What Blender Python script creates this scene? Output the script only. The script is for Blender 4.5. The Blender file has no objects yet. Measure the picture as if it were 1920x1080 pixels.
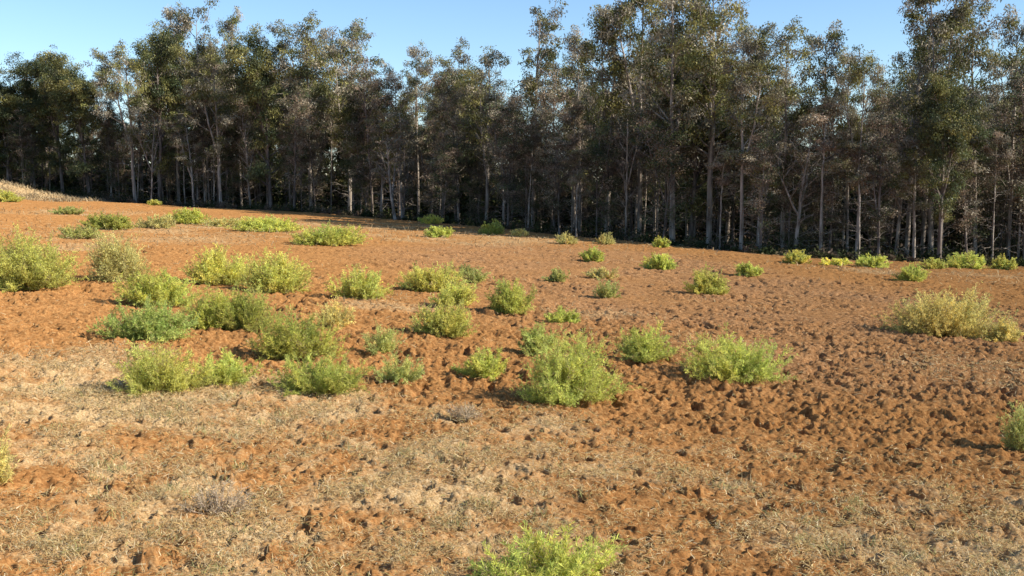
import bpy, math, random
import numpy as np

RNG = np.random.default_rng(7)
random.seed(7)
scn = bpy.context.scene
COL = scn.collection
UP = np.array([0., 0., 1.])

# ------------------------------------------------------------------ helpers
def hash2(ix, iy, seed):
    n = (ix.astype(np.int64) * 374761393 + iy.astype(np.int64) * 668265263 + seed * 974634777) & 0xFFFFFFFF
    n = ((n ^ (n >> 13)) * 1274126177) & 0xFFFFFFFF
    n = ((n ^ (n >> 16)) * 2246822519) & 0xFFFFFFFF
    n = n ^ (n >> 15)
    return (n & 0xFFFFFF) / float(0xFFFFFF)

def vnoise(x, y, seed=0):
    ix = np.floor(x); iy = np.floor(y)
    fx = x - ix; fy = y - iy
    ux = fx * fx * fx * (fx * (fx * 6 - 15) + 10); uy = fy * fy * fy * (fy * (fy * 6 - 15) + 10)
    a = hash2(ix, iy, seed); b = hash2(ix + 1, iy, seed)
    c = hash2(ix, iy + 1, seed); d = hash2(ix + 1, iy + 1, seed)
    return ((a * (1 - ux) + b * ux) * (1 - uy) + (c * (1 - ux) + d * ux) * uy) * 2 - 1

def fbm(x, y, seed=0, octs=4, gain=.5):
    s = 0; a = 1; t = 0
    for k in range(octs):
        s = s + a * vnoise(x * 2 ** k + 17.3 * k, y * 2 ** k - 9.1 * k, seed + k)
        t += a; a *= gain
    return s / t

def sstep(a, b, x):
    t = np.clip((x - a) / (b - a), 0, 1)
    return t * t * (3 - 2 * t)

def clods(x, y, s, seed, prob):
    """rounded lumps of broken soil: the highest of the neighbouring domes"""
    gx = np.floor(x / s); gy = np.floor(y / s)
    out = np.zeros_like(x)
    for dx in (-1, 0, 1):
        for dy in (-1, 0, 1):
            cx = gx + dx; cy = gy + dy
            px = (cx + hash2(cx, cy, seed)) * s; py = (cy + hash2(cx, cy, seed + 1)) * s
            r = s * (.30 + .55 * hash2(cx, cy, seed + 2) ** 1.5)
            on = hash2(cx, cy, seed + 3) < prob
            an = hash2(cx, cy, seed + 4) * 6.28; el = .65 + .7 * hash2(cx, cy, seed + 5)
            ax = (x - px) * np.cos(an) + (y - py) * np.sin(an)
            ay = (-(x - px) * np.sin(an) + (y - py) * np.cos(an)) * el
            d2 = (ax * ax + ay * ay) / (r * r)
            b = np.sqrt(np.clip(1 - d2, 0, 1)) * r * (.55 + .5 * hash2(cx, cy, seed + 6))
            tilt = 1 + .5 * (ax / r) * (hash2(cx, cy, seed + 7) - .5) * 2
            out = np.maximum(out, np.where(on, b * np.clip(tilt, .4, 1.6), 0))
    return out

def new_mesh(name, verts, faces, mat=None, col=None, smooth=False):
    """faces: (n,3) or (n,4) int array, or a list of such arrays"""
    if not isinstance(faces, list): faces = [faces]
    faces = [f for f in faces if len(f)]
    me = bpy.data.meshes.new(name)
    me.vertices.add(len(verts)); me.vertices.foreach_set('co', np.ascontiguousarray(verts, np.float32).ravel())
    loops = np.concatenate([f.ravel() for f in faces]).astype(np.int32)
    sizes = np.concatenate([np.full(len(f), f.shape[1], np.int32) for f in faces])
    starts = np.concatenate([[0], np.cumsum(sizes)[:-1]]).astype(np.int32)
    me.loops.add(len(loops)); me.loops.foreach_set('vertex_index', loops)
    me.polygons.add(len(sizes)); me.polygons.foreach_set('loop_start', starts)
    if smooth: me.polygons.foreach_set('use_smooth', np.ones(len(sizes), bool))
    if col is not None:
        at = me.color_attributes.new('tint', 'FLOAT_COLOR', 'POINT')
        c4 = np.ones((len(verts), 4), np.float32); c4[:, :col.shape[1]] = col
        at.data.foreach_set('color', c4.ravel())
    if mat: me.materials.append(mat)
    me.update(calc_edges=True); me.validate()
    return me

def obj(name, me, parent=None):
    o = bpy.data.objects.new(name, me); COL.objects.link(o)
    if parent: o.parent = parent
    return o

def tag(o, label=None, cat=None, group=None, kind=None):
    if label: o['label'] = label
    if cat: o['category'] = cat
    if group: o['group'] = group
    if kind: o['kind'] = kind
    return o

def norm(v): return v / np.maximum(np.linalg.norm(v, axis=-1, keepdims=True), 1e-9)

def tubes(P, R, k):
    """P (N,n,3) polylines, R (N,n) radii -> verts, quads"""
    N, n, _ = P.shape
    T = np.gradient(P, axis=1); T = norm(T)
    ref = np.where(np.abs(T[..., 2:3]) > .9, np.array([1., 0, 0]), UP)
    A = norm(np.cross(T, ref)); B = np.cross(T, A)
    a = np.arange(k) / k * 2 * math.pi
    V = P[:, :, None, :] + R[:, :, None, None] * (A[:, :, None, :] * np.cos(a)[:, None] + B[:, :, None, :] * np.sin(a)[:, None])
    idx = np.arange(N * n * k).reshape(N, n, k)
    i0 = idx[:, :-1, :]; i1 = idx[:, 1:, :]
    Q = np.stack([i0, np.roll(i0, -1, 2), np.roll(i1, -1, 2), i1], -1).reshape(-1, 4)
    return V.reshape(-1, 3), Q

def join(parts):
    V = []; F = []; o = 0
    for v, f in parts:
        V.append(v); F.append(f + o); o += len(v)
    return np.concatenate(V), F

# ------------------------------------------------------------------ materials
def mat_new(name):
    m = bpy.data.materials.new(name); m.use_nodes = True
    nt = m.node_tree; nt.nodes.clear()
    return m, nt, nt.nodes, nt.links

def leaf_material(name, trans=.35, gloss=.0):
    m, nt, N, L = mat_new(name)
    out = N.new('ShaderNodeOutputMaterial'); at = N.new('ShaderNodeAttribute'); at.attribute_name = 'tint'
    d = N.new('ShaderNodeBsdfDiffuse'); t = N.new('ShaderNodeBsdfTranslucent'); mx = N.new('ShaderNodeMixShader')
    oi = N.new('ShaderNodeObjectInfo'); hs = N.new('ShaderNodeHueSaturation')
    mr = N.new('ShaderNodeMapRange'); mr.inputs['To Min'].default_value = .82; mr.inputs['To Max'].default_value = 1.18
    L.new(oi.outputs['Random'], mr.inputs['Value']); L.new(mr.outputs[0], hs.inputs['Value'])
    L.new(at.outputs['Color'], hs.inputs['Color'])
    mx.inputs[0].default_value = trans
    L.new(hs.outputs[0], d.inputs['Color']); L.new(hs.outputs[0], t.inputs['Color'])
    L.new(d.outputs[0], mx.inputs[1]); L.new(t.outputs[0], mx.inputs[2])
    last = mx
    if gloss > 0:
        g = N.new('ShaderNodeBsdfGlossy'); g.inputs['Roughness'].default_value = .45
        g.inputs['Color'].default_value = (.9, .95, 1, 1)
        m2 = N.new('ShaderNodeMixShader'); m2.inputs[0].default_value = gloss
        L.new(mx.outputs[0], m2.inputs[1]); L.new(g.outputs[0], m2.inputs[2]); last = m2
    L.new(last.outputs[0], out.inputs['Surface'])
    return m

def bark_material(name, c1, c2, c3):
    m, nt, N, L = mat_new(name)
    out = N.new('ShaderNodeOutputMaterial'); b = N.new('ShaderNodeBsdfPrincipled')
    b.inputs['Roughness'].default_value = .85
    tc = N.new('ShaderNodeTexCoord'); mp = N.new('ShaderNodeMapping'); mp.inputs['Scale'].default_value = (3.5, 3.5, .45)
    n1 = N.new('ShaderNodeTexNoise'); n1.inputs['Scale'].default_value = 1.6; n1.inputs['Detail'].default_value = 6
    r = N.new('ShaderNodeValToRGB'); e = r.color_ramp.elements
    e[0].position = .36; e[0].color = (*c1, 1); e[1].position = .66; e[1].color = (*c3, 1)
    x = e.new(.5); x.color = (*c2, 1)
    L.new(tc.outputs['Object'], mp.inputs[0]); L.new(mp.outputs[0], n1.inputs['Vector'])
    L.new(n1.outputs['Fac'], r.inputs[0]); L.new(r.outputs[0], b.inputs['Base Color'])
    bp = N.new('ShaderNodeBump'); bp.inputs['Strength'].default_value = .5; bp.inputs['Distance'].default_value = .03
    L.new(n1.outputs['Fac'], bp.inputs['Height']); L.new(bp.outputs[0], b.inputs['Normal'])
    L.new(b.outputs[0], out.inputs[0])
    return m

def soil_material():
    m, nt, N, L = mat_new('red_soil')
    out = N.new('ShaderNodeOutputMaterial'); b = N.new('ShaderNodeBsdfDiffuse'); b.inputs['Roughness'].default_value = .9
    geo = N.new('ShaderNodeNewGeometry')
    at = N.new('ShaderNodeAttribute'); at.attribute_name = 'tint'
    sep = N.new('ShaderNodeSeparateColor'); L.new(at.outputs['Color'], sep.inputs[0])
    def noise(scale, detail=5, rough=.6):
        n = N.new('ShaderNodeTexNoise'); n.inputs['Scale'].default_value = scale
        n.inputs['Detail'].default_value = detail; n.inputs['Roughness'].default_value = rough
        L.new(geo.outputs['Position'], n.inputs['Vector']); return n
    def ramp(fac, stops):
        r = N.new('ShaderNodeValToRGB'); e = r.color_ramp.elements
        e[0].position = stops[0][0]; e[0].color = (*stops[0][1], 1)
        e[1].position = stops[-1][0]; e[1].color = (*stops[-1][1], 1)
        for p, c in stops[1:-1]: x = e.new(p); x.color = (*c, 1)
        L.new(fac, r.inputs[0]); return r
    def mix(fac, a, c, bt='MIX'):
        x = N.new('ShaderNodeMix'); x.data_type = 'RGBA'; x.blend_type = bt
        if isinstance(fac, float): x.inputs[0].default_value = fac
        else: L.new(fac, x.inputs[0])
        L.new(a, x.inputs[6]); L.new(c, x.inputs[7]); return x.outputs[2]
    fine = noise(26, 6, .65); mid = noise(2.2, 5); big = noise(.35, 3)
    soil = ramp(fine.outputs['Fac'], [(.28, SOIL[0]), (.5, SOIL[1]), (.72, SOIL[2])]).outputs[0]
    brown = ramp(fine.outputs['Fac'], [(.28, BROWN[0]), (.5, BROWN[1]), (.72, BROWN[2])]).outputs[0]
    c = mix(sep.outputs[1], soil, brown)                                   # G: browner, freshly turned earth
    midr = ramp(mid.outputs['Fac'], [(.3, (.78, .78, .78)), (.7, (1.1, 1.1, 1.1))]).outputs[0]
    c = mix(1., c, midr, 'MULTIPLY')
    damp = ramp(noise(8.5, 4, .6).outputs['Fac'], [(.56, (1, 1, 1)), (.70, (.62, .58, .55))]).outputs[0]     # darker, damper crumbs
    c = mix(1., c, damp, 'MULTIPLY')
    straw = ramp(noise(55, 5, .7).outputs['Fac'], [(.3, STRAW[0]), (.5, STRAW[1]), (.7, STRAW[2])]).outputs[0]
    # R: share of chaff lying on the soil, broken up by a fine noise
    brk = noise(14, 6, .7)
    add = N.new('ShaderNodeMath'); add.operation = 'ADD'; L.new(sep.outputs[0], add.inputs[0]); L.new(brk.outputs['Fac'], add.inputs[1])
    mr = N.new('ShaderNodeMapRange'); mr.inputs['From Min'].default_value = .90; mr.inputs['From Max'].default_value = 1.34
    L.new(add.outputs[0], mr.inputs['Value'])
    c = mix(mr.outputs[0], c, straw)
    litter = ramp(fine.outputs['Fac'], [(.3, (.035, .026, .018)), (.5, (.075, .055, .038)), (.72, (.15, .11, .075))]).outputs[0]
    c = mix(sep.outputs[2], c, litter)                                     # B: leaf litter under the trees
    L.new(c, b.inputs['Color'])
    bp = N.new('ShaderNodeBump'); bp.inputs['Strength'].default_value = .8; bp.inputs['Distance'].default_value = .02
    L.new(noise(40, 5, .7).outputs['Fac'], bp.inputs['Height']); L.new(bp.outputs[0], b.inputs['Normal'])
    L.new(b.outputs[0], out.inputs[0])
    return m

SOIL = [(.19, .086, .029), (.365, .172, .058), (.51, .295, .118)]
BROWN = [(.17, .084, .034), (.345, .176, .074), (.54, .335, .175)]
STRAW = [(.22, .125, .05), (.46, .305, .145), (.70, .55, .33)]

M_SOIL = soil_material()
M_LEAF = leaf_material('shrub_leaf', .48)
M_TREE = leaf_material('tree_leaf', .30, .015)
M_SCRUB = leaf_material('scrub_leaf', .15)
M_STRAW = leaf_material('dry_straw', .2)
M_STEM = bark_material('shrub_stalk', (.14, .09, .03), (.24, .19, .06), (.32, .28, .10))
M_PALE = bark_material('pale_bark', (.14, .105, .075), (.28, .23, .18), (.46, .40, .33))
M_BROWNBARK = bark_material('brown_bark', (.08, .058, .042), (.15, .115, .09), (.26, .215, .175))
M_DEAD = bark_material('weathered_wood', (.28, .19, .12), (.46, .35, .25), (.60, .49, .37))

# ------------------------------------------------------------------ camera
F = 2000.; CAMZ = 2.2; PITCH = math.atan(200 / F)
def ray(u, v):
    a = (u - 960) / F; b = (540 - v) / F
    return np.array([a, math.cos(PITCH) + b * math.sin(PITCH), -math.sin(PITCH) + b * math.cos(PITCH)])

TL = np.array([(-200, 104), (-80, 100), (-39, 96), (-14, 85), (0, 69), (9, 55), (13.5, 50), (25, 52), (45, 54), (120, 50)], float)
def treeline(x): return np.interp(x, TL[:, 0], TL[:, 1])

def base_height(x, y):
    z = -4.8 * np.tanh(x / 100) - .015 * 130 * np.tanh(y / 130)
    near = np.clip(1 - np.hypot(x, y) / 400, 0, 1)
    z = z + near * (.10 * vnoise(x / 9, y / 9, 3) + .035 * vnoise(x / 2.3, y / 3.1, 5))
    z = z + 1.75 * sstep(-35.5, -47, x) * np.exp(-((y - 91) / 4.5) ** 2) * np.exp(-(np.minimum(x + 60, 0) / 25) ** 2)  # the grassy bank
    z = z - .55 * sstep(.5, 5, y - treeline(x)) * sstep(-40, -25, x)                                # the ground falls away under the wood
    return z

def ground_at(u, v):
    d = ray(u, v); t = np.geomspace(2.5, 400, 6000)
    p = d[None] * t[:, None]; z = p[:, 2] + CAMZ
    hit = np.nonzero(z < base_height(p[:, 0], p[:, 1]))[0]
    k = hit[0] if len(hit) else len(t) - 1
    return p[k, 0], p[k, 1]

def uv_of(x, y, z):
    yc = y * math.cos(PITCH) - (z - CAMZ) * math.sin(PITCH); zc = y * math.sin(PITCH) + (z - CAMZ) * math.cos(PITCH)
    yc = np.maximum(yc, .3)
    return 960 + F * x / yc, 540 - F * zc / yc

cam_d = bpy.data.cameras.new('camera'); cam = obj('camera', cam_d)
cam.location = (0, 0, CAMZ); cam.rotation_euler = (math.pi / 2 - PITCH, 0, 0)
cam_d.sensor_width = 36; cam_d.lens = 36 * F / 1920; cam_d.clip_end = 8000; cam_d.clip_start = .1
scn.camera = cam

# ------------------------------------------------------------------ what covers the field where (in metres on the ground)
def blob(x, y, pts):
    """union of soft ellipses (cx, cy, rx, ry) on the ground"""
    m = np.zeros_like(x)
    for cx, cy, rx, ry in pts:
        d = np.hypot((x - cx) / rx, (y - cy) / ry)
        m = np.maximum(m, sstep(1.25, .6, d))
    return m

def g_ell(u, v, du, dv):
    x, y = ground_at(u, v); x2, _ = ground_at(u + du, v)
    _, ya = ground_at(u, v - dv); _, yb = ground_at(u, min(v + dv, 1300))
    return (x, (ya + yb) / 2, max(abs(x2 - x), .2), max((ya - yb) / 2, .2))

BARE = [g_ell(*a) for a in [(1080, 960, 300, 90), (880, 1060, 420, 40), (40, 905, 110, 40), (150, 1075, 240, 25), (760, 985, 190, 50),
                            (1350, 1060, 300, 40), (1000, 840, 130, 30), (330, 830, 120, 25), (740, 800, 110, 22), (1500, 880, 260, 26), (620, 1040, 160, 26)]]
FARSTRAW = [g_ell(*a) for a in [(300, 440, 420, 26), (820, 447, 330, 14), (120, 398, 240, 14), (700, 425, 280, 12), (1820, 520, 220, 12), (60, 470, 130, 24)]]
MIDSTRAW = [g_ell(*a) for a in [(740, 570, 150, 18), (230, 660, 140, 16), (1330, 640, 120, 14), (1850, 700, 160, 34), (1130, 590, 110, 10), (450, 740, 160, 14)]]
SMOOTH = [g_ell(*a) for a in [(80, 620, 230, 110), (330, 560, 160, 60)]]
BROWNS = [g_ell(*a) for a in [(1500, 600, 520, 90), (1080, 500, 360, 40), (1650, 690, 400, 60), (1300, 550, 300, 40)]]

def covers(x, y):
    w = fbm(x / 1.7, y / 2.2, 41, 4)
    n2 = fbm(x / .35, y / .45, 45, 4, .65)
    edge = 11.6 - .19 * x + .9 * w - 1.1 * sstep(0, 4, x)      # near strip of mown stubble, cut across at a slant
    fore = sstep(.5, -.6, y - edge)
    bare = blob(x, y, BARE)
    straw = fore * np.clip(.64 + .38 * w + .42 * n2, 0, 1) * (1 - .58 * bare * np.clip(.8 - .6 * w, 0, 1))
    far = np.maximum(blob(x, y, FARSTRAW) * .6, blob(x, y, MIDSTRAW) * .6) * np.clip(.75 + .6 * w, 0, 1)
    straw = np.maximum(straw, far)
    bank = sstep(-36, -40, x) * sstep(84, 87, y) * sstep(101, 96, y)
    straw = np.maximum(straw, bank)
    plough = sstep(-.3, 1.2, y - edge) * (1 - .5 * blob(x, y, SMOOTH)) * (1 - .45 * np.clip(far, 0, 1))
    plough = plough * np.clip(.72 + .7 * w, .12, 1) * sstep(110, 80, y)
    plough = np.maximum(plough, .20 * fore * np.clip(.5 + .9 * n2, 0, 1))
    brown = np.clip(blob(x, y, BROWNS) * (.75 + .5 * w), 0, 1)
    return straw, plough, brown

# ------------------------------------------------------------------ ground
s_in = np.linspace(-.63, .63, 1050)
ext = np.array([.67, .73, .82, .95, 1.15, 1.5, 2.1, 3.2, 5.5, 10, 20, 45])
S = np.concatenate([-ext[::-1], s_in, ext])
Y = np.concatenate([[-150, -60, -25, -10, -3, 0, 1.5, 2.4], np.geomspace(3.2, 112, 1750), np.geomspace(114, 5000, 26)])
W = np.maximum(Y, 3.2)
GX = S[None, :] * W[:, None]; GY = np.repeat(Y[:, None], len(S), 1)
GX = np.clip(GX, -5000, 5000) + np.where(np.abs(GX) > 5000, np.sign(GX) * np.abs(S)[None, :] * 8, 0)
x = GX.ravel(); y = GY.ravel()
Z = base_height(x, y)
act = (np.abs(x) < .7 * np.maximum(y, 3.2)) & (y > 3) & (y < 112)
xa = x[act]; ya = y[act]
straw_a, plough_a, brown_a = covers(xa, ya)
wx = xa + .018 * vnoise(xa / .09, ya / .09, 61) + .012 * vnoise(xa / .03, ya / .03, 63)
wy = ya + .018 * vnoise(xa / .09, ya / .09, 62) + .012 * vnoise(xa / .03, ya / .03, 64)
rough = np.clip(plough_a, 0, 1) * np.clip(.62 + .85 * fbm(xa / .8, ya / 1.0, 19, 3), .3, 1.2)
c = clods(wx, wy, .28, 11, .10) * .42 * sstep(.35, .8, rough)
c = np.maximum(c, clods(wx, wy, .12, 21, .34) * .52 * sstep(.15, .55, rough))
c2 = clods(wx, wy, .065, 31, .55)
c = c + c2 * .60 * sstep(.02, .4, rough) * sstep(80, 40, ya)
c = c + .020 * vnoise(xa / .04, ya / .04, 77) * sstep(.1, .5, rough) * sstep(40, 18, ya)
near_ = sstep(24, 15, ya)                                               # loose crumbs and small holes everywhere
c = c + near_ * (1 - .5 * rough) * (clods(wx, wy, .12, 81, .06) * .7 + clods(wx, wy, .048, 85, .3) * .9)
pit = fbm(xa / .5, ya / .6, 71, 3)
dz = c + rough * (.035 * pit + .025 * vnoise(xa / .2, ya / .22, 72)) - .10 * sstep(.25, .45, pit) * rough
hole = vnoise(xa / .13, ya / .16, 75)
dz = dz - (.035 * near_ + .095 * rough) * sstep(.44, .60, hole)
dz = dz + .030 * fbm(xa / .10, ya / .11, 73, 4) * (1 - .6 * rough)
Z[act] += dz - .02
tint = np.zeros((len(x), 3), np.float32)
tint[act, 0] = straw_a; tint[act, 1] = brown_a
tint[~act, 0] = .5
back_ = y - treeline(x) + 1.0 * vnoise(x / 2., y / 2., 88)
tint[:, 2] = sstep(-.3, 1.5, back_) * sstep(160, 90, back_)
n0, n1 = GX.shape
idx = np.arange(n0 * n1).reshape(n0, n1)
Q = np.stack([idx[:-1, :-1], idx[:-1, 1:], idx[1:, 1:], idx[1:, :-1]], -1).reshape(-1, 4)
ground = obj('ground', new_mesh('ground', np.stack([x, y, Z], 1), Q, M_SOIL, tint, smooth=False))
tag(ground, kind='structure')

# ------------------------------------------------------------------ straw and low dry grass over the soil
def blades(P, D, Ln, Wd, colr, curve=None):
    """one thin bent blade at each point: two-segment strip"""
    N = len(P)
    side = norm(np.cross(D, UP + .01)); side = norm(side + RNG.normal(0, .3, (N, 3)))
    mid = P + D * (Ln * .55)[:, None]
    D2 = norm(D + np.stack([RNG.normal(0, .3, N), RNG.normal(0, .3, N), -.35 + RNG.normal(0, .15, N)], 1))
    tip = mid + D2 * (Ln * .5)[:, None]
    h = side * (Wd / 2)[:, None]
    V = np.stack([P - h, P + h, mid - h * .8, mid + h * .8, tip], 1).reshape(-1, 3)
    b = np.arange(N)[:, None] * 5
    return V, [np.concatenate([b, b + 1, b + 3, b + 2], 1), np.concatenate([b + 2, b + 3, b + 4], 1)], np.repeat(colr, 5, 0)

def scatter(n, ylo, yhi, accept):
    yy = np.exp(RNG.uniform(math.log(ylo), math.log(yhi), n)); xx = RNG.uniform(-.6, .6, n) * yy
    p = accept(xx, yy); k = RNG.random(n) < p
    return xx[k], yy[k]

def straw_density(x, y):
    s, p, b = covers(x, y)
    return np.clip(s * .95 - .04, .03, 1) * np.clip(.5 + 1.1 * vnoise(x / .22, y / .26, 91), .08, 1)

xx, yy = scatter(760000, 4.2, 18, straw_density)
N = len(xx)
el = np.abs(RNG.normal(0, .35, N)); az = RNG.uniform(0, 6.283, N)
D = np.stack([np.cos(az) * np.cos(el), np.sin(az) * np.cos(el), np.sin(el)], 1)
P = np.stack([xx, yy, base_height(xx, yy) + .004 + RNG.random(N) * .02], 1)
base = np.array([(.56, .38, .155), (.63, .47, .23), (.48, .29, .115), (.42, .38, .15), (.74, .61, .37)])[RNG.choice(5, N, p=[.34, .27, .2, .09, .10])]
cl = base * RNG.uniform(.7, 1.15, (N, 1))
V1 = blades(P, D, RNG.uniform(.02, .075, N), .002 + .00028 * yy + RNG.random(N) * .0015, cl)
# tufts standing in clumps
def tuft_density(x, y):
    s, p, b = covers(x, y); return np.clip(s * 1.2 - .35, 0, 1) * (vnoise(x / .8, y / .9, 95) > .05)
tx, ty = scatter(5200, 4.2, 17, tuft_density)
k = RNG.integers(12, 34, len(tx)); tx = np.repeat(tx, k); ty = np.repeat(ty, k); tone = np.repeat(RNG.random(len(k)), k)
N = len(tx); tx = tx + RNG.normal(0, .045, N); ty = ty + RNG.normal(0, .045, N)
D = norm(np.stack([RNG.normal(0, .6, N), RNG.normal(0, .6, N), RNG.uniform(.25, 1, N)], 1))
cg = np.where((tone < .3)[:, None], np.array([[.33, .34, .13]]), np.where((tone < .75)[:, None], np.array([[.55, .43, .23]]), np.array([[.48, .42, .24]])))
V2 = blades(np.stack([tx, ty, base_height(tx, ty)], 1), D, RNG.uniform(.03, .09, N), .002 + .00026 * ty, cg * RNG.uniform(.75, 1.15, (N, 1)))
# far stubble bands and bits of chaff on the ploughed land
def far_density(x, y):
    s, p, b = covers(x, y); return np.clip(s * .9 + .035 - .1 * (s < .05) * (p < .2), 0, 1)
fx, fy = scatter(90000, 12, 100, far_density)
N = len(fx); sf = fy / 20
D = norm(np.stack([RNG.normal(0, .8, N), RNG.normal(0, .8, N), RNG.uniform(.0, .6, N)], 1))
V3 = blades(np.stack([fx, fy, base_height(fx, fy) + .03], 1), D, RNG.uniform(.06, .15, N) * np.clip(sf, .8, 2.2), .004 + .0005 * fy,
            np.array([(.50, .37, .20)]) * RNG.uniform(.6, 1.15, (N, 1)))
N = 26000
bx = RNG.uniform(-75, -36, N); by = RNG.uniform(85, 97, N)
D = norm(np.stack([RNG.normal(0, .5, N), RNG.normal(0, .5, N), RNG.uniform(.4, 1, N)], 1))
V4 = blades(np.stack([bx, by, base_height(bx, by) - .03], 1), D, RNG.uniform(.12, .5, N) * (.4 + .6 * (vnoise(bx / 1.2, by / 1.2, 97) > 0)), np.full(N, .05),
            np.array([(.52, .40, .23)]) * RNG.uniform(.45, 1.2, (N, 1)))
Vs = []; Fs = []; Cs = []; o = 0
for v, f, cc in (V1, V2, V3, V4):
    Vs.append(v); Fs += [a + o for a in f]; Cs.append(cc); o += len(v)
dg = obj('dry_grass', new_mesh('dry_grass', np.concatenate(Vs), Fs, M_STRAW, np.concatenate(Cs)))
tag(dg, 'straw coloured dry grass and chaff strewn over the red soil', 'dry grass', kind='stuff')

# ------------------------------------------------------------------ shrubs
SH = {'yg': (.78, .75, .21), 'g': (.61, .62, .16), 'dg': (.42, .47, .14), 'y': (.78, .69, .28), 'gold': (.69, .60, .23),
      'dull': (.56, .57, .20), 'lg': (.65, .67, .18), 'grey': (.58, .45, .31)}

def shrub_mesh(w, h, kind, dist, rng):
    """fine stems radiating from the root and narrow leaves along them, in several uneven lobes"""
    colr = np.array(SH[kind]); rx = w / 2; ry = rx * .85
    if w > 1.6 * h * 2: ry = max(h * 1.2, rx * .5)
    px = dist / 1067.
    nl = max(3, int(round(3 + 2.2 * w / max(h, .2))))
    lc = np.stack([rng.uniform(-.5, .5, nl) * rx, rng.uniform(-.45, .45, nl) * ry, np.zeros(nl)], 1)
    e = np.sqrt((lc[:, 0] / rx) ** 2 + (lc[:, 1] / ry) ** 2)
    lr_h = np.clip(rx * .66 * rng.uniform(.75, 1.1, nl), .08, None)
    lr_z = h * np.clip(1.06 - .45 * e ** 1.5, .45, 1.0) * rng.uniform(.8, 1.05, nl)
    lr_z[np.argmin(e)] = h
    ns = int(np.clip(w * h * 420 / (1 + dist / 45), 46, 340))
    li = rng.integers(0, nl, ns)
    th = rng.uniform(0, 6.283, ns); cz = rng.uniform(0.0, 1, ns) ** .8; sz = np.sqrt(1 - cz * cz)
    rr = rng.uniform(.62, 1.03, ns) + .12 * (rng.random(ns) > .93)
    tip = lc[li] + np.stack([np.cos(th) * sz * lr_h[li] * rr, np.sin(th) * sz * lr_h[li] * rr, (.05 + .95 * cz) * lr_z[li] * rr], 1)
    tip[:, 0] += rng.normal(0, .16) * rx * tip[:, 2] / h                      # leans a little to one side
    root = lc[li] * .45 + np.stack([rng.normal(0, .05, ns) * rx, rng.normal(0, .05, ns) * rx, np.full(ns, -.03)], 1)
    ctl = root * .45 + tip * .55 + np.stack([(tip - root)[:, 0] * .12, (tip - root)[:, 1] * .12, -.06 * h * np.ones(ns)], 1) + rng.normal(0, .03, (ns, 3)) * h
    t = np.linspace(0, 1, 6)[None, :, None]
    P = root[:, None] * (1 - t) ** 2 + 2 * ctl[:, None] * t * (1 - t) + tip[:, None] * t * t
    R = np.linspace(1, .3, 6)[None] * (np.clip(.0035, px * .22, .02)) * np.ones((ns, 1))
    # side twigs
    nt = 9
    kk = rng.integers(1, 6, (ns, nt)); st = P[np.arange(ns)[:, None], kk].reshape(-1, 3)
    tdir = np.repeat((P[:, -1] - P[:, 2])[:, None], nt, 1).reshape(-1, 3)
    td = norm(norm(tdir) + rng.normal(0, .8, (ns * nt, 3)) + np.array([0, 0, .15]))
    tl = rng.uniform(.08, .26, ns * nt) * min(h, .7)
    tt = np.linspace(0, 1, 3)[None, :, None]
    TP = st[:, None] + td[:, None] * tl[:, None, None] * tt + np.array([0, 0, 1.]) * (tl[:, None, None] * .12 * tt ** 2)
    TP[..., 2] = np.maximum(TP[..., 2], .01)
    TR = np.linspace(1, .4, 3)[None] * np.clip(.0018, px * .14, .01) * np.ones((ns * nt, 1))
    fx = rx / np.percentile(np.abs(TP[..., 0]), 97.5); fz = h / np.percentile(TP[..., 2], 98.5)   # bring it to its measured size
    for A in (P, TP): A[..., 0] *= fx; A[..., 1] *= fx; A[..., 2] = np.where(A[..., 2] > 0, A[..., 2] * fz, A[..., 2])
    stem = join([tubes(P, R, 3), tubes(TP, TR, 3)])
    # leaves along stems and twigs
    nleaf = int(np.clip(w * h * 105000 / (1 + (dist / 16) ** 1.15), 4500, 64000))
    if kind == 'grey': nleaf = int(nleaf * .25)
    if kind in ('y', 'dull'): nleaf = int(nleaf * .6)
    n1 = int(nleaf * .3); n2 = nleaf - n1
    a = rng.integers(0, ns, n1); f = rng.uniform(1.6, 5, n1); i0 = np.minimum(f.astype(int), 4); fr = (f - i0)[:, None]
    p1 = P[a, i0] * (1 - fr) + P[a, i0 + 1] * fr; d1 = norm(P[a, i0 + 1] - P[a, i0])
    b = rng.integers(0, ns * nt, n2); f = rng.random(n2)[:, None] ** .8
    p2 = TP[b, 0] * (1 - f) + TP[b, 2] * f; d2 = td[b]
    p = np.concatenate([p1, p2]); d = np.concatenate([d1, d2]); sid = np.concatenate([a, b // nt])
    d = norm(d * .7 + rng.normal(0, .7, d.shape) + np.array([0, 0, .15]))
    Ln = rng.uniform(.017, .042, nleaf) * (1 + dist / 40) * (1.1 if kind in ('dg', 'g', 'lg') else .95)
    Wd = np.maximum(rng.uniform(.004, .0075, nleaf), px * .62) * (1.25 if kind in ('dg',) else 1)
    side = norm(np.cross(d, rng.normal(0, 1, d.shape)))
    hs = side * (Wd / 2)[:, None]
    V = np.stack([p - hs * .6, p + d * (Ln * .5)[:, None] - hs, p + d * Ln[:, None], p + d * (Ln * .5)[:, None] + hs], 1)
    V = V.reshape(-1, 3); V[:, 2] = np.maximum(V[:, 2], -.01)
    q = np.arange(nleaf * 4).reshape(-1, 4)
    tone = rng.uniform(.72, 1.2, ns)[sid] * rng.uniform(.8, 1.2, nleaf)
    lobe_y = rng.random(nl); yel = np.clip(.55 * lobe_y[li] + .45 * rng.random(ns), 0, 1)[sid]
    cc = colr[None] * tone[:, None] * np.stack([.82 + .36 * yel, .95 + .10 * yel, .95 - .1 * yel], 1)
    old = rng.random(nleaf) < np.where(rng.random(ns) < .07, .4, .025)[sid]                  # browned leaves among the fresh
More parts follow.
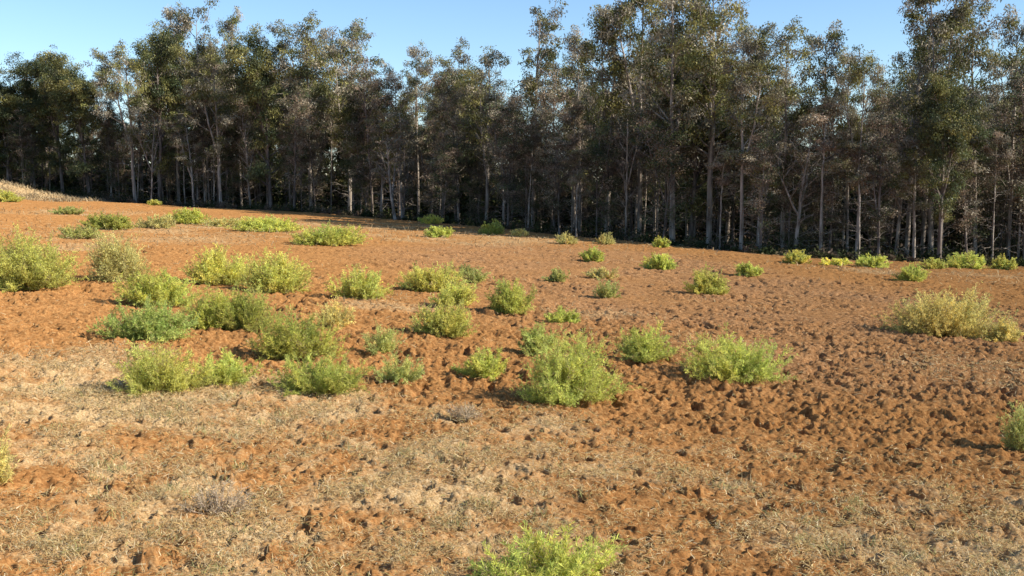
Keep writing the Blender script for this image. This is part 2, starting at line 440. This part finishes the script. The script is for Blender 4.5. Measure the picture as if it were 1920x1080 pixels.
    cc[old] = np.array([.46, .36, .18]) * rng.uniform(.6, 1.2, (int(old.sum()), 1))
    return stem, (V, q, np.repeat(cc, 4, 0))

SHRUBS = [
 # u centre, v base, width px, height px, kind, label
 (40, 546, 165, 108, 'yg', 'large bright yellow green shrub at the left edge of the field'),
 (8, 381, 50, 20, 'yg', 'small yellow green shrub at the foot of the grassy bank, left edge'),
 (125, 405, 54, 15, 'dull', 'low dull green plant just below the end of the grassy bank'),
 (197, 433, 80, 29, 'g', 'green shrub leftmost of the three in a row below the left trees'),
 (284, 431, 70, 25, 'y', 'yellowish shrub in the middle of the three in a row below the left trees'),
 (348, 423, 64, 29, 'g', 'green shrub rightmost of the three in a row below the left trees'),
 (415, 427, 76, 16, 'y', 'low straggling yellow plant trailing right of the row of three shrubs'),
 (500, 437, 108, 28, 'lg', 'wide low shrub with dark left side near the top of the field, left of centre'),
 (606, 462, 122, 36, 'g', 'wide flat shrub with dark green left half, alone above the middle cluster'),
 (148, 450, 74, 25, 'dull', 'dull brownish low plant behind the pale yellow bush on the left'),
 (230, 531, 122, 92, 'y', 'tall faded straw yellow bush behind the dark green shrub on the left'),
 (288, 577, 142, 66, 'g', 'green shrub with a black shadow, in front of the faded yellow bush'),
 (408, 536, 114, 70, 'yg', 'yellow green bush right of the faded yellow bush'),
 (522, 551, 122, 78, 'yg', 'broad loose yellow green bush, second right of the faded yellow bush'),
 (263, 641, 160, 72, 'dg', 'dark leafy green shrub, the bluest green on the left, casting a shadow leftward'),
 (375, 621, 88, 74, 'g', 'narrow green shrub touching the right side of the dark leafy shrub'),
 (458, 626, 118, 80, 'g', 'rounded green shrub just above the large dark based shrub'),
 (545, 678, 152, 92, 'g', 'large green shrub with dark base, front right of the left cluster'),
 (624, 616, 68, 50, 'y', 'faint pale yellow shrub peeping out right of the left cluster'),
 (294, 741, 152, 97, 'yg', 'yellow tipped shrub at the lower left, on the edge of the stubble'),
 (424, 723, 104, 58, 'lg', 'small loose green shrub right of the yellow tipped one'),
 (597, 746, 166, 75, 'lg', 'low wide bright green shrub in front of the large dark based shrub'),
 (668, 564, 100, 60, 'yg', 'compact yellow green shrub standing alone right of the left cluster'),
 (814, 549, 120, 50, 'yg', 'flat topped yellow green shrub, uppermost of the central three'),
 (843, 577, 88, 44, 'yg', 'yellow green shrub in the middle of the central three'),
 (832, 634, 118, 66, 'yg', 'yellow green shrub with low dark base, lowest of the central three'),
 (958, 591, 78, 64, 'g', 'lopsided green shrub with dark left foot, right of the central three'),
 (890, 533, 44, 28, 'dull', 'thin pale green plant between the central three and the lopsided shrub'),
 (714, 668, 68, 54, 'dull', 'dusty grey green shrub left of centre, alone on turned soil'),
 (742, 721, 98, 50, 'dull', 'sparse pale plant right of the low wide bright green shrub'),
 (900, 714, 92, 57, 'lg', 'small bushy green shrub left of the biggest central shrub'),
 (1058, 764, 190, 136, 'lg', 'biggest green shrub in the centre of the field, dark at its base'),
 (1008, 668, 66, 56, 'lg', 'pale feathery shrub peeping out behind the biggest central shrub'),
 (1212, 681, 96, 66, 'lg', 'open light green shrub right of the biggest central shrub'),
 (1054, 608, 62, 27, 'lg', 'small pale green plant above the biggest central shrub'),
 (1044, 531, 44, 25, 'dull', 'tiny pale green plant above centre on turned soil'),
 (1132, 526, 58, 22, 'y', 'low pale yellow plant right of the tiny pale green one'),
 (1138, 561, 46, 34, 'dull', 'grey green wispy plant below the low pale yellow plant'),
 (1110, 493, 42, 24, 'g', 'small round dark green shrub in the upper centre of the field'),
 (1242, 509, 58, 30, 'lg', 'light green shrub right of the small round dark green one'),
 (809, 423, 40, 16, 'yg', 'little yellow green shrub on the crest, behind the dark little one'),
 (825, 448, 48, 20, 'g', 'little dark green shrub below the crest, left of centre'),
 (921, 443, 42, 25, 'g', 'rounded bright green shrub on the crest near the middle'),
 (974, 447, 32, 16, 'y', 'tiny yellowish plant right of the rounded crest shrub'),
 (1062, 461, 38, 21, 'y', 'left one of two small yellow plants near the crest'),
 (1132, 461, 38, 21, 'y', 'right one of two small yellow plants near the crest'),
 (1237, 467, 32, 18, 'g', 'tiny green shrub on the crest right of the two yellow plants'),
 (1330, 556, 74, 49, 'yg', 'compact vivid green shrub alone right of centre'),
 (1412, 521, 52, 25, 'lg', 'light green shrub behind and right of the compact vivid one'),
 (1496, 497, 44, 24, 'yg', 'yellow green shrub at the wood edge, leftmost of the right hand row'),
 (1568, 501, 56, 13, 'yg', 'low yellow green plant, second in the row along the right wood edge'),
 (1637, 504, 54, 22, 'lg', 'light green shrub, third in the row along the right wood edge'),
 (1721, 531, 60, 31, 'g', 'green shrub standing in front of the right hand row'),
 (1757, 507, 48, 19, 'yg', 'low green shrub left of the bright bushy one at the right wood edge'),
 (1818, 507, 68, 30, 'lg', 'bright bushy shrub, largest in the row along the right wood edge'),
 (1885, 508, 38, 24, 'yg', 'small round shrub, rightmost in the row along the right wood edge'),
 (1782, 631, 182, 86, 'gold', 'large golden drying bush at the right of the field'),
 (1886, 643, 62, 44, 'gold', 'small golden bush hugging the right side of the large golden bush'),
 (1398, 716, 198, 80, 'lg', 'broad flat topped light green shrub right of centre'),
 (1908, 848, 92, 92, 'dull', 'thin green shrub cut by the right edge of the picture'),
 (1018, 1124, 280, 112, 'g', 'nearest green shrub, cut by the bottom edge'),
 (-32, 915, 84, 108, 'y', 'straw yellow shrub cut by the left edge beside the stubble'),
 (396, 966, 138, 58, 'grey', 'grey dead brushwood lying in the stubble at lower left'),
 (870, 791, 64, 28, 'grey', 'small grey dry tuft at the edge of the stubble, left of the biggest shrub'),
 (288, 388, 22, 10, 'yg', 'tiny yellow green plant at the foot of the left trees'),
 (870, 520, 34, 20, 'dull', 'faint small plant right of the flat topped shrub'),
]
for i, (u, v, wp, hp, kind, label) in enumerate(SHRUBS):
    if v <= 1080: gx, gy = ground_at(u, v - 3)
    else: gx, gy = ground_at(u, v)
    dist = gy; w = wp * dist / F; h = hp * dist / F
    gy = gy + min(.28 * w, .3)                                   # the picked pixel is the front of the plant
    rng = np.random.default_rng(500 + i)
    (sv, sf), (lv, lf, lc) = shrub_mesh(w * .94, h * .84, kind, dist, rng)
    nm = 'dry_brush' if kind == 'grey' else 'shrub'
    root = obj(nm, None); root.location = (gx, gy, float(base_height(np.array([gx]), np.array([gy]))[0]) + .0)
    root.empty_display_size = .2
    tag(root, label, 'dry brush' if kind == 'grey' else 'shrub', 'shrubs growing across the field' if kind != 'grey' else None)
    obj('foliage', new_mesh('foliage', lv, lf, M_LEAF, lc), root)
    obj('stem', new_mesh('stem', sv, sf, M_DEAD if kind == 'grey' else M_STEM), root)

# ------------------------------------------------------------------ trees
def tree_parts(seed, H, r0, t0, spread, nlimb, ncl, nleaf, sig, leaf, tints, lean=.03, forks=1, dead_low=6, droop=.6, rise=.9):
    rng = np.random.default_rng(seed)
    parts = []; ends = []
    tt = np.linspace(0, 1, 16)
    def leader(p0, z1, off, r, ta):
        n = len(tt)
        w = np.cumsum(rng.normal(0, .012 * H * .35, (n, 2)), 0); w -= w[0]
        P = np.zeros((n, 3)); P[:, 2] = p0[2] + (z1 - p0[2]) * tt
        P[:, :2] = p0[:2] + off[None] * (tt ** .8)[:, None] + w * tt[:, None] * .8
        R = r * (1 - tt) ** .75 + .014
        return P, R
    l0, R0 = leader(np.array([0, 0, -.3]), H * .97, rng.normal(0, lean, 2) * H, r0, 0)
    R0[0] *= 1.35
    leaders = [(l0, R0, 0.)]
    for k in range(forks):
        j = rng.integers(4, 8); a = rng.uniform(0, 6.283)
        P, R = leader(l0[j], H * rng.uniform(.78, .95), np.array([math.cos(a), math.sin(a)]) * spread * rng.uniform(.45, .8), R0[j] * .75, 0)
        leaders.append((P, R, tt[j]))
    parts.append(tubes(np.stack([l[0] for l in leaders]), np.stack([l[1] for l in leaders]), 7))
    LP = []; LR = []; TP = []; TR = []
    for (P, R, tb) in leaders:
        n = nlimb if tb == 0 else max(4, nlimb // 2)
        for k in range(n):
            lo = max(t0, tb + .12) if tb == 0 else .22
            t = lo + (1 - lo) * (k + rng.random()) / n
            t = min(t, .985)
            f = t * 15; i = min(int(f), 14); s = P[i] + (P[i + 1] - P[i]) * (f - i)
            rel = (s[2] / H - t0) / max(1 - t0, .05)
            env = math.sin(math.pi * min(max(.18 + .74 * rel, .1), 1.0)) ** .7
            ln = spread * rng.uniform(.55, 1.1) * max(env, .25)
            az = rng.uniform(0, 6.283); up = rise * rng.uniform(.5, 1.5)
            dr = norm(np.array([math.cos(az), math.sin(az), up]))
            q = np.linspace(0, 1, 7)[:, None]
            L = s + dr * ln * q + np.array([0, 0, .18 * ln]) * q ** 2 + np.cumsum(rng.normal(0, .03 * ln, (7, 3)), 0) * q
            LP.append(L); LR.append(np.linspace(1, .25, 7) * max(R[i] * .5, .028))
            ends.append((L[-1], 1.)); ends.append((L[4], .8))
            for m in range(4):
                j = rng.integers(2, 7); td = norm(dr + rng.normal(0, .8, 3) + np.array([0, 0, .2]))
                tl = ln * rng.uniform(.25, .55); q3 = np.linspace(0, 1, 4)[:, None]
                T = L[j] + td * tl * q3 + np.cumsum(rng.normal(0, .04 * tl, (4, 3)), 0)
                TP.append(T); TR.append(np.linspace(1, .4, 4) * .020); ends.append((T[-1], .9))
        ends.append((P[-1], .8))
    # dead twigs down the bare stem
    for k in range(dead_low):
        t = rng.uniform(.12, max(t0 + .1, .3)); f = t * 15; i = int(f); s = l0[i] + (l0[i + 1] - l0[i]) * (f - i)
        az = rng.uniform(0, 6.283); dr = norm(np.array([math.cos(az), math.sin(az), rng.uniform(-.1, .9)])); ln = rng.uniform(.5, 1.9)
        q = np.linspace(0, 1, 7)[:, None]
        LP.append(s + dr * ln * q + np.cumsum(rng.normal(0, .05 * ln, (7, 3)), 0)); LR.append(np.linspace(1, .3, 7) * .024)
        for m in range(3):
            j = rng.integers(2, 7); td = norm(dr + rng.normal(0, .7, 3)); q3 = np.linspace(0, 1, 4)[:, None]
            TP.append(LP[-1][j] + td * ln * .45 * q3); TR.append(np.linspace(1, .4, 4) * .012)
    parts.append(tubes(np.stack(LP), np.stack(LR), 4)); parts.append(tubes(np.stack(TP), np.stack(TR), 3))
    wood = join(parts)
    E = np.stack([e[0] for e in ends]); wt = np.array([e[1] for e in ends])
    pick = rng.choice(len(E), min(ncl, len(E)), replace=False)
    C = E[pick] + rng.normal(0, .12, (len(pick), 3)); wsz = rng.uniform(.55, 1.35, len(pick)) * wt[pick]
    ci = rng.choice(len(C), nleaf, p=wsz ** 2 / np.sum(wsz ** 2))
    g = rng.normal(0, .78, (nleaf, 3))
    g[np.linalg.norm(g, axis=1) > 1.9] *= .5
    p = C[ci] + g * (sig * wsz[ci])[:, None] * np.array([1, 1, .72])
    d = norm(rng.normal(0, .75, (nleaf, 3)) + np.array([0, 0, -droop]))
    Ln = rng.uniform(.7, 1.35, nleaf) * leaf; Wd = Ln * rng.uniform(.28, .42, nleaf)
    side = norm(np.cross(d, rng.normal(0, 1, d.shape)))
    hs = side * (Wd / 2)[:, None]
    V = np.stack([p, p + d * (Ln * .45)[:, None] - hs, p + d * Ln[:, None], p + d * (Ln * .45)[:, None] + hs], 1).reshape(-1, 3)
    q = np.arange(nleaf * 4).reshape(-1, 4)
    tints = np.array(tints); tc = tints[rng.integers(0, len(tints), len(C))][ci] * rng.uniform(.55, 1.5, len(C))[ci][:, None] * rng.uniform(.6, 1.45, (nleaf, 1))
    return wood, (V, q, np.repeat(tc, 4, 0))

GREEN = [(0.153, 0.155, 0.05), (0.192, 0.18, 0.059), (0.122, 0.128, 0.047), (0.253, 0.225, 0.075)]
GREY = [(0.271, 0.238, 0.169), (0.318, 0.276, 0.197), (0.243, 0.215, 0.135), (0.347, 0.286, 0.208), (0.216, 0.206, 0.1)]
BRN = [(0.241, 0.172, 0.118), (0.298, 0.218, 0.151), (0.193, 0.144, 0.092), (0.221, 0.182, 0.106), (0.164, 0.119, 0.083)]
DARK = [(0.067, 0.085, 0.034), (0.095, 0.109, 0.043), (0.057, 0.071, 0.033), (0.123, 0.128, 0.057)]
KINDS = {
 # H is a nominal 14 m, scaled to what each tree measures
 'airy':  dict(r0=.13, t0=.46, spread=2.2, nlimb=16, ncl=95, nleaf=9000, sig=.33, leaf=.175, tints=GREY + GREEN, forks=1, dead_low=9),
 'tall':  dict(r0=.16, t0=.33, spread=2.4, nlimb=20, ncl=125, nleaf=12500, sig=.37, leaf=.18, tints=GREEN + GREY[:3], forks=1, dead_low=8),
 'dense': dict(r0=.18, t0=.18, spread=2.8, nlimb=30, ncl=260, nleaf=30000, sig=.42, leaf=.19, tints=DARK + GREEN, forks=2, dead_low=6),
 'brown': dict(r0=.10, t0=.22, spread=1.8, nlimb=32, ncl=190, nleaf=9500, sig=.38, leaf=.165, tints=BRN + GREY[:2] + DARK[:2], forks=1, dead_low=14),
 'bare':  dict(r0=.13, t0=.30, spread=2.6, nlimb=17, ncl=16, nleaf=900, sig=.35, leaf=.15, tints=BRN, forks=2, dead_low=14, rise=1.2),
 'young': dict(r0=.06, t0=.10, spread=2.2, nlimb=34, ncl=200, nleaf=11000, sig=.42, leaf=.17, tints=BRN + DARK + DARK, forks=2, dead_low=4),
 'pole':  dict(r0=.085, t0=.58, spread=1.5, nlimb=13, ncl=60, nleaf=6200, sig=.33, leaf=.17, tints=GREY + BRN, forks=0, dead_low=16, rise=1.2),
}
NVAR = {'airy': 4, 'tall': 4, 'dense': 4, 'brown': 4, 'bare': 2, 'young': 4, 'pole': 4}
BARK = {'airy': M_PALE, 'tall': M_PALE, 'dense': M_BROWNBARK, 'brown': M_BROWNBARK, 'bare': M_PALE, 'young': M_BROWNBARK, 'pole': M_PALE}
NAME = {'airy': 'eucalyptus_tree', 'tall': 'eucalyptus_tree', 'dense': 'leafy_tree', 'brown': 'brown_leaved_tree', 'bare': 'bare_tree', 'young': 'young_tree', 'pole': 'eucalyptus_tree'}
PROTO = {}
for ki, (k, prm) in enumerate(KINDS.items()):
    for j in range(NVAR[k]):
        (wv, wf), (lv, lf, lc) = tree_parts(1000 + 37 * ki + j, 14., **prm)
        PROTO[k, j] = (new_mesh('trunk', wv, wf, BARK[k], smooth=True), new_mesh('crown', lv, lf, M_TREE, lc))
SRC = {}
def plant_tree(kind, var, x, y, height, label, group, rot=None, wide=1.):
    """the first tree of a kind is built, the others are copies of it and of its trunk and crown"""
    var = var % NVAR[kind]
    if (kind, var) not in SRC:
        r = obj(NAME[kind], None); tr = obj('trunk', PROTO[kind, var][0], r); cr = obj('crown', PROTO[kind, var][1], r)
        SRC[kind, var] = (r, tr, cr)
    else:
        r0, t0, c0 = SRC[kind, var]
        r = r0.copy(); COL.objects.link(r)
        for ch in (t0, c0):
            cpy = ch.copy(); COL.objects.link(cpy); cpy.parent = r
    z = float(base_height(np.array([x]), np.array([y]))[0])
    r.location = (x, y, z); s = height / 14.
    sw = wide * (.45 + .55 * s)
    r.scale = (sw, sw, s); r.rotation_euler = (0, 0, random.uniform(0, 6.283) if rot is None else rot)
    tag(r, label, 'tree', group)
    return r

GF = 'trees standing along the front edge of the wood'
FRONT = [
 # u, metres behind the wood edge, v of the top, kind, width, label
 (-45, 3, 150, 'dense', 1.1, 'leafy tree cut by the left edge behind the grassy bank'),
 (18, 5, 150, 'dense', 1.0, 'low leafy tree behind the grassy bank, first inside the left edge'),
 (68, 7, 103, 'dense', 1.05, 'taller green leafy tree behind the grassy bank, left of the twin rounded tops'),
 (122, 6, 97, 'dense', .95, 'upright green tree with narrow top, right one of the twin tops on the left'),
 (172, 4, 128, 'dense', 1.0, 'rounded green tree at the end of the grassy bank'),
 (212, 6, 118, 'airy', .8, 'thin sparse tree in the dip of the skyline on the left'),
 (256, 2, 80, 'tall', 1.0, 'dark headed tree with a white trunk foot beside the left field corner'),
 (300, 5, 50, 'dense', .95, 'dark tree with olive rounded top, left of the airy grey tops'),
 (338, 9, 2, 'airy', .9, 'pale airy tree, leftmost of the grey tops that reach the upper edge on the left'),
 (388, 8, -4, 'airy', 1.0, 'tallest pale airy tree in the left half, bright green lower down'),
 (416, 3, 95, 'tall', 1.0, 'bright green headed tree below the pale airy tops'),
 (455, 9, 12, 'airy', .75, 'slim pale airy tree, rightmost of the grey tops on the left'),
 (510, 4, 58, 'dense', .95, 'dark bushy tree right of the pale airy tops'),
 (552, 2, 150, 'brown', 1.0, 'brownish tree in front of the two round dark heads'),
 (584, 7, 28, 'tall', 1.0, 'tree with a round dark head, left one of the pair left of centre'),
 (655, 7, 28, 'tall', 1.05, 'tree with a tall domed head, right one of the pair left of centre'),
 (700, 4, 95, 'brown', 1.05, 'brown grey tree on the falling slope of the skyline left of the small lone top'),
 (285, .6, 205, 'bare', .8, 'bare grey tree with thin pale limbs, in front of the dark left trees'),
 (742, .3, 250, 'bare', 1.25, 'bare pale tree with branching white limbs low in the wood, left of centre'),
 (750, 6, 122, 'brown', .9, 'short brown tree filling the lowest dip of the skyline left of centre'),
 (786, 8, 76, 'airy', .85, 'tree with a small lone olive top in the low skyline left of centre'),
 (828, 5, 118, 'brown', .9, 'short brown tree just right of the small lone top'),
 (862, 9, 84, 'airy', .95, 'grey feathery tree in the low skyline, left of the dark green head'),
 (912, 6, 80, 'tall', .95, 'dark green headed tree near the middle, left of the tall airy crown'),
 (952, 2, 170, 'brown', 1.05, 'brown tree in front of the middle of the wood'),
 (998, 9, -6, 'airy', 1.05, 'tall airy grey tree at the middle, reaching the upper edge'),
 (1040, 5, 110, 'brown', .95, 'slender brown tree right of the tall airy middle one'),
 (1088, 8, 45, 'airy', .75, 'thin see through tree between the middle airy one and the dark giant'),
 (1135, 5, -15, 'tall', .85, 'dark narrow giant left of the two big green crowns'),
 (1200, 7, -55, 'tall', .95, 'tall dark crowned tree cut by the top edge, left of the big green crowns'),
 (1262, 4, -75, 'tall', 1.0, 'big green crowned tree cut by the top edge, left one of two'),
 (1330, 6, -70, 'tall', 1.05, 'big green crowned tree cut by the top edge, right one of two'),
 (1390, 3, 60, 'airy', .9, 'light green drooping tree right of the two big green crowns'),
 (1425, 2, 230, 'brown', .9, 'brown low crowned tree in front of the cone shaped green tree'),
 (1468, 6, 42, 'tall', .9, 'cone shaped green tree in the skyline of the right third'),
 (1540, 8, 38, 'airy', .85, 'pale see through tree right of the cone shaped green one'),
 (1590, 5, 82, 'airy', .7, 'short pale tree in the gap of the right skyline'),
 (1606, 3, 90, 'tall', .6, 'thin dark topped tree in the gap of the right skyline'),
 (1650, 2, 160, 'brown', .9, 'brown slender tree left of the tall group at the right'),
 (1700, 7, -10, 'airy', 1.0, 'tall open crowned tree, leftmost of the tall group at the right'),
 (1748, 5, -60, 'tall', .9, 'tallest tree of the right hand group, cut by the top edge'),
 (1762, 1, 140, 'dense', .75, 'bushy olive tree in front of the tall group at the right'),
 (1832, 7, -8, 'airy', .85, 'airy tree with a forked stem near the right edge'),
 (1892, 6, 4, 'airy', .8, 'airy tree with thin upright limbs, beside the right edge'),
 (1925, 2, 100, 'brown', 1.0, 'brown olive tree cut by the right edge'),
 (1985, 3, 20, 'tall', 1.0, 'green tree just beyond the right edge'),
]
def wood_spot(u, back):
    """where the sight line of column u meets the wood edge, and then so many metres farther"""
    a = (u - 960) / F
    ys = np.linspace(20, 200, 1801); k = np.nonzero(ys > treeline(a * ys))[0][0]
    yy = ys[k] + back
    return a * yy, yy
def height_for(x, y, v):
    z0 = float(base_height(np.array([x]), np.array([y]))[0])
    zz = np.linspace(1, 40, 4000); _, vv = uv_of(np.full(4000, x), np.full(4000, y), z0 + zz)
    return float(zz[np.argmin(np.abs(vv - v))])
for i, (u, back, vt, kind, wide, label) in enumerate(FRONT):
    px_, py_ = wood_spot(u, back)
    plant_tree(kind, i, px_, py_, height_for(px_, py_, vt) * .94, label, GF, wide=wide)

SKY = np.array([(-300, 120), (0, 150), (60, 105), (120, 100), (170, 130), (205, 150), (260, 85), (300, 60), (340, 30), (400, 30), (455, 40), (480, 75), (530, 60),
                (590, 40), (660, 40), (700, 90), (740, 130), (785, 105), (820, 125), (870, 105), (920, 95), (960, 70), (1000, 30), (1060, 50), (1100, 80), (1140, 20),
                (1200, -20), (1330, -30), (1390, 60), (1470, 70), (1540, 80), (1590, 115), (1640, 120), (1690, 40), (1740, -10), (1830, 40), (1900, 60), (2200, 20)], float)
placed = [(p, q) for p, q in [wood_spot(f[0], f[1]) for f in FRONT]]
def far_enough(x, y, dmin):
    return all((x - a) ** 2 + (y - b) ** 2 > dmin * dmin for a, b in placed)
def fill(n, blo, bhi, kinds, frac, label, group, dmin, seed, umin=-330, umax=2250):
    rng = random.Random(seed); k = 0; tries = 0
    while k < n and tries < 6000:
        tries += 1
        u = rng.uniform(umin, umax); back = rng.uniform(blo, bhi)
        x_, y_ = wood_spot(u, back)
        if not far_enough(x_, y_, dmin): continue
        kind = rng.choice(kinds)
        if u < 260 and kind in ('airy', 'tall'): kind = 'dense'
        sky = np.interp(u, SKY[:, 0], SKY[:, 1]); hb = height_for(x_, y_, sky)
        hgt = hb * rng.uniform(*frac) * (.9 if u > 950 and bhi < 30 else 1.)
        lab = label[kind] if isinstance(label, dict) else label
        plant_tree(kind, rng.randrange(4), x_, y_, hgt, lab, group(kind) if callable(group) else group, wide=rng.uniform(.8, 1.1))
        placed.append((x_, y_)); k += 1
LAB_MID = {'airy': 'slim eucalyptus standing within the wood behind the front trees', 'tall': 'green crowned eucalyptus standing within the wood behind the front trees',
           'dense': 'dark leafy tree standing within the wood behind the front trees', 'brown': 'brownish slender tree standing within the wood behind the front trees',
           'bare': 'bare pale stemmed tree standing within the wood behind the front trees', 'young': 'young brown twiggy tree filling the wood between the trunks',
           'pole': 'very thin straight eucalyptus with a bare pole of a trunk, within the wood'}
GRP = {'airy': 'slim eucalyptus trees within the wood', 'tall': 'green crowned eucalyptus trees within the wood', 'dense': 'dark leafy trees within the wood',
       'brown': 'brownish trees within the wood', 'bare': 'bare trees within the wood', 'young': 'young trees between the trunks', 'pole': 'thin pole stemmed eucalyptus within the wood'}
fill(46, 1.5, 12, ['brown', 'brown', 'airy', 'brown', 'bare', 'dense'], (.5, .8), LAB_MID, lambda k: GRP[k], 1.1, 11)
fill(66, 9, 34, ['tall', 'airy', 'brown', 'brown', 'dense'], (.6, .94), LAB_MID, lambda k: GRP[k], 1.5, 12)
fill(88, .4, 20, ['pole'], (.45, .85), LAB_MID, lambda k: GRP[k], .75, 14)
fill(44, 4, 26, ['brown'], (.45, .78), LAB_MID, lambda k: GRP[k], 1.0, 15)
fill(20, 18, 40, ['dense'], (.55, .8), LAB_MID, lambda k: GRP[k], 1.5, 16, 380, 1000)
fill(10, 18, 40, ['dense'], (.5, .7), LAB_MID, lambda k: GRP[k], 1.5, 17, 1150, 1950)
fill(56, 2.5, 22, ['young'], (.35, .68), LAB_MID, lambda k: GRP[k], .8, 13)

# scrub on the floor of the wood
N = 4200; q3 = N // 5
u = RNG.uniform(-300, 2250, N); back = np.concatenate([RNG.uniform(.8, 5, q3), RNG.uniform(4, 22, q3), RNG.uniform(20, 50, N - 2 * q3)])
C = np.array([wood_spot(a, b) for a, b in zip(u, back)]); Cz = base_height(C[:, 0], C[:, 1])
hh = RNG.uniform(.35, 1.5, N) * np.where(back < 2.5, .45, 1.0); hh = np.where(back > 20, RNG.uniform(2.4, 4.6, N) * (1 + 1.0 * sstep(26, 44, back)), hh)
per = 110
ci = np.repeat(np.arange(N), per)
g = norm(RNG.normal(0, 1, (N * per, 3))) * RNG.uniform(.3, 1, (N * per, 1)); g[:, 2] = np.abs(g[:, 2])
wd = np.minimum(hh, 2.8) * .85
p = np.stack([C[ci, 0], C[ci, 1], Cz[ci]], 1) + g * np.stack([wd[ci], wd[ci], hh[ci]], 1)
d = norm(RNG.normal(0, 1, p.shape)); Ln = RNG.uniform(.10, .24, len(p)) * np.where(back[ci] > 20, 3.4, 1.); side = norm(np.cross(d, RNG.normal(0, 1, d.shape))) * (Ln * .2)[:, None]
V = np.stack([p, p + d * (Ln * .5)[:, None] - side, p + d * Ln[:, None], p + d * (Ln * .5)[:, None] + side], 1).reshape(-1, 3)
tc = np.array(BRN + DARK + DARK)[RNG.integers(0, 13, N)][ci] * RNG.uniform(.4, .8, (len(p), 1))  # tints dimmed: the wood's deep shade is put into the leaf colour
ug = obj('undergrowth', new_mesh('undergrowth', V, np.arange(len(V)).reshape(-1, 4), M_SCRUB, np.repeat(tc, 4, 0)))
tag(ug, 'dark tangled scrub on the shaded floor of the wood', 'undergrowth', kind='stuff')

# ------------------------------------------------------------------ light
SUN_AZ = math.radians(-17); SUN_EL = math.radians(32)              # azimuth from +X towards +Y: the sun stands to the right
sd = np.array([math.cos(SUN_EL) * math.cos(SUN_AZ), math.cos(SUN_EL) * math.sin(SUN_AZ), math.sin(SUN_EL)])
ld = bpy.data.lights.new('sun', 'SUN'); ld.energy = 5.0; ld.angle = math.radians(.5); ld.color = (1, .93, .82)
lo = obj('sun', ld)
from mathutils import Vector
lo.rotation_euler = Vector(sd).to_track_quat('Z', 'Y').to_euler()
lo.location = (60, 0, 60)
w = bpy.data.worlds.new('World'); scn.world = w; w.use_nodes = True
nt = w.node_tree; bg = nt.nodes['Background']
sk = nt.nodes.new('ShaderNodeTexSky'); sk.sky_type = 'NISHITA'; sk.sun_disc = False
sk.sun_elevation = SUN_EL; sk.sun_rotation = math.pi / 2 - SUN_AZ
sk.altitude = 100; sk.air_density = 1.0; sk.dust_density = .0; sk.ozone_density = 5.0
nt.links.new(sk.outputs[0], bg.inputs['Color']); bg.inputs['Strength'].default_value = .115

scn.view_settings.view_transform = 'Standard'; scn.view_settings.look = 'None'
scn.view_settings.exposure = 0.7; scn.view_settings.gamma = 1.0
scn.cycles.max_bounces = 8; scn.cycles.diffuse_bounces = 5; scn.cycles.transmission_bounces = 3
scn.cycles.filter_width = 1.5
scn.cycles.use_denoising = True
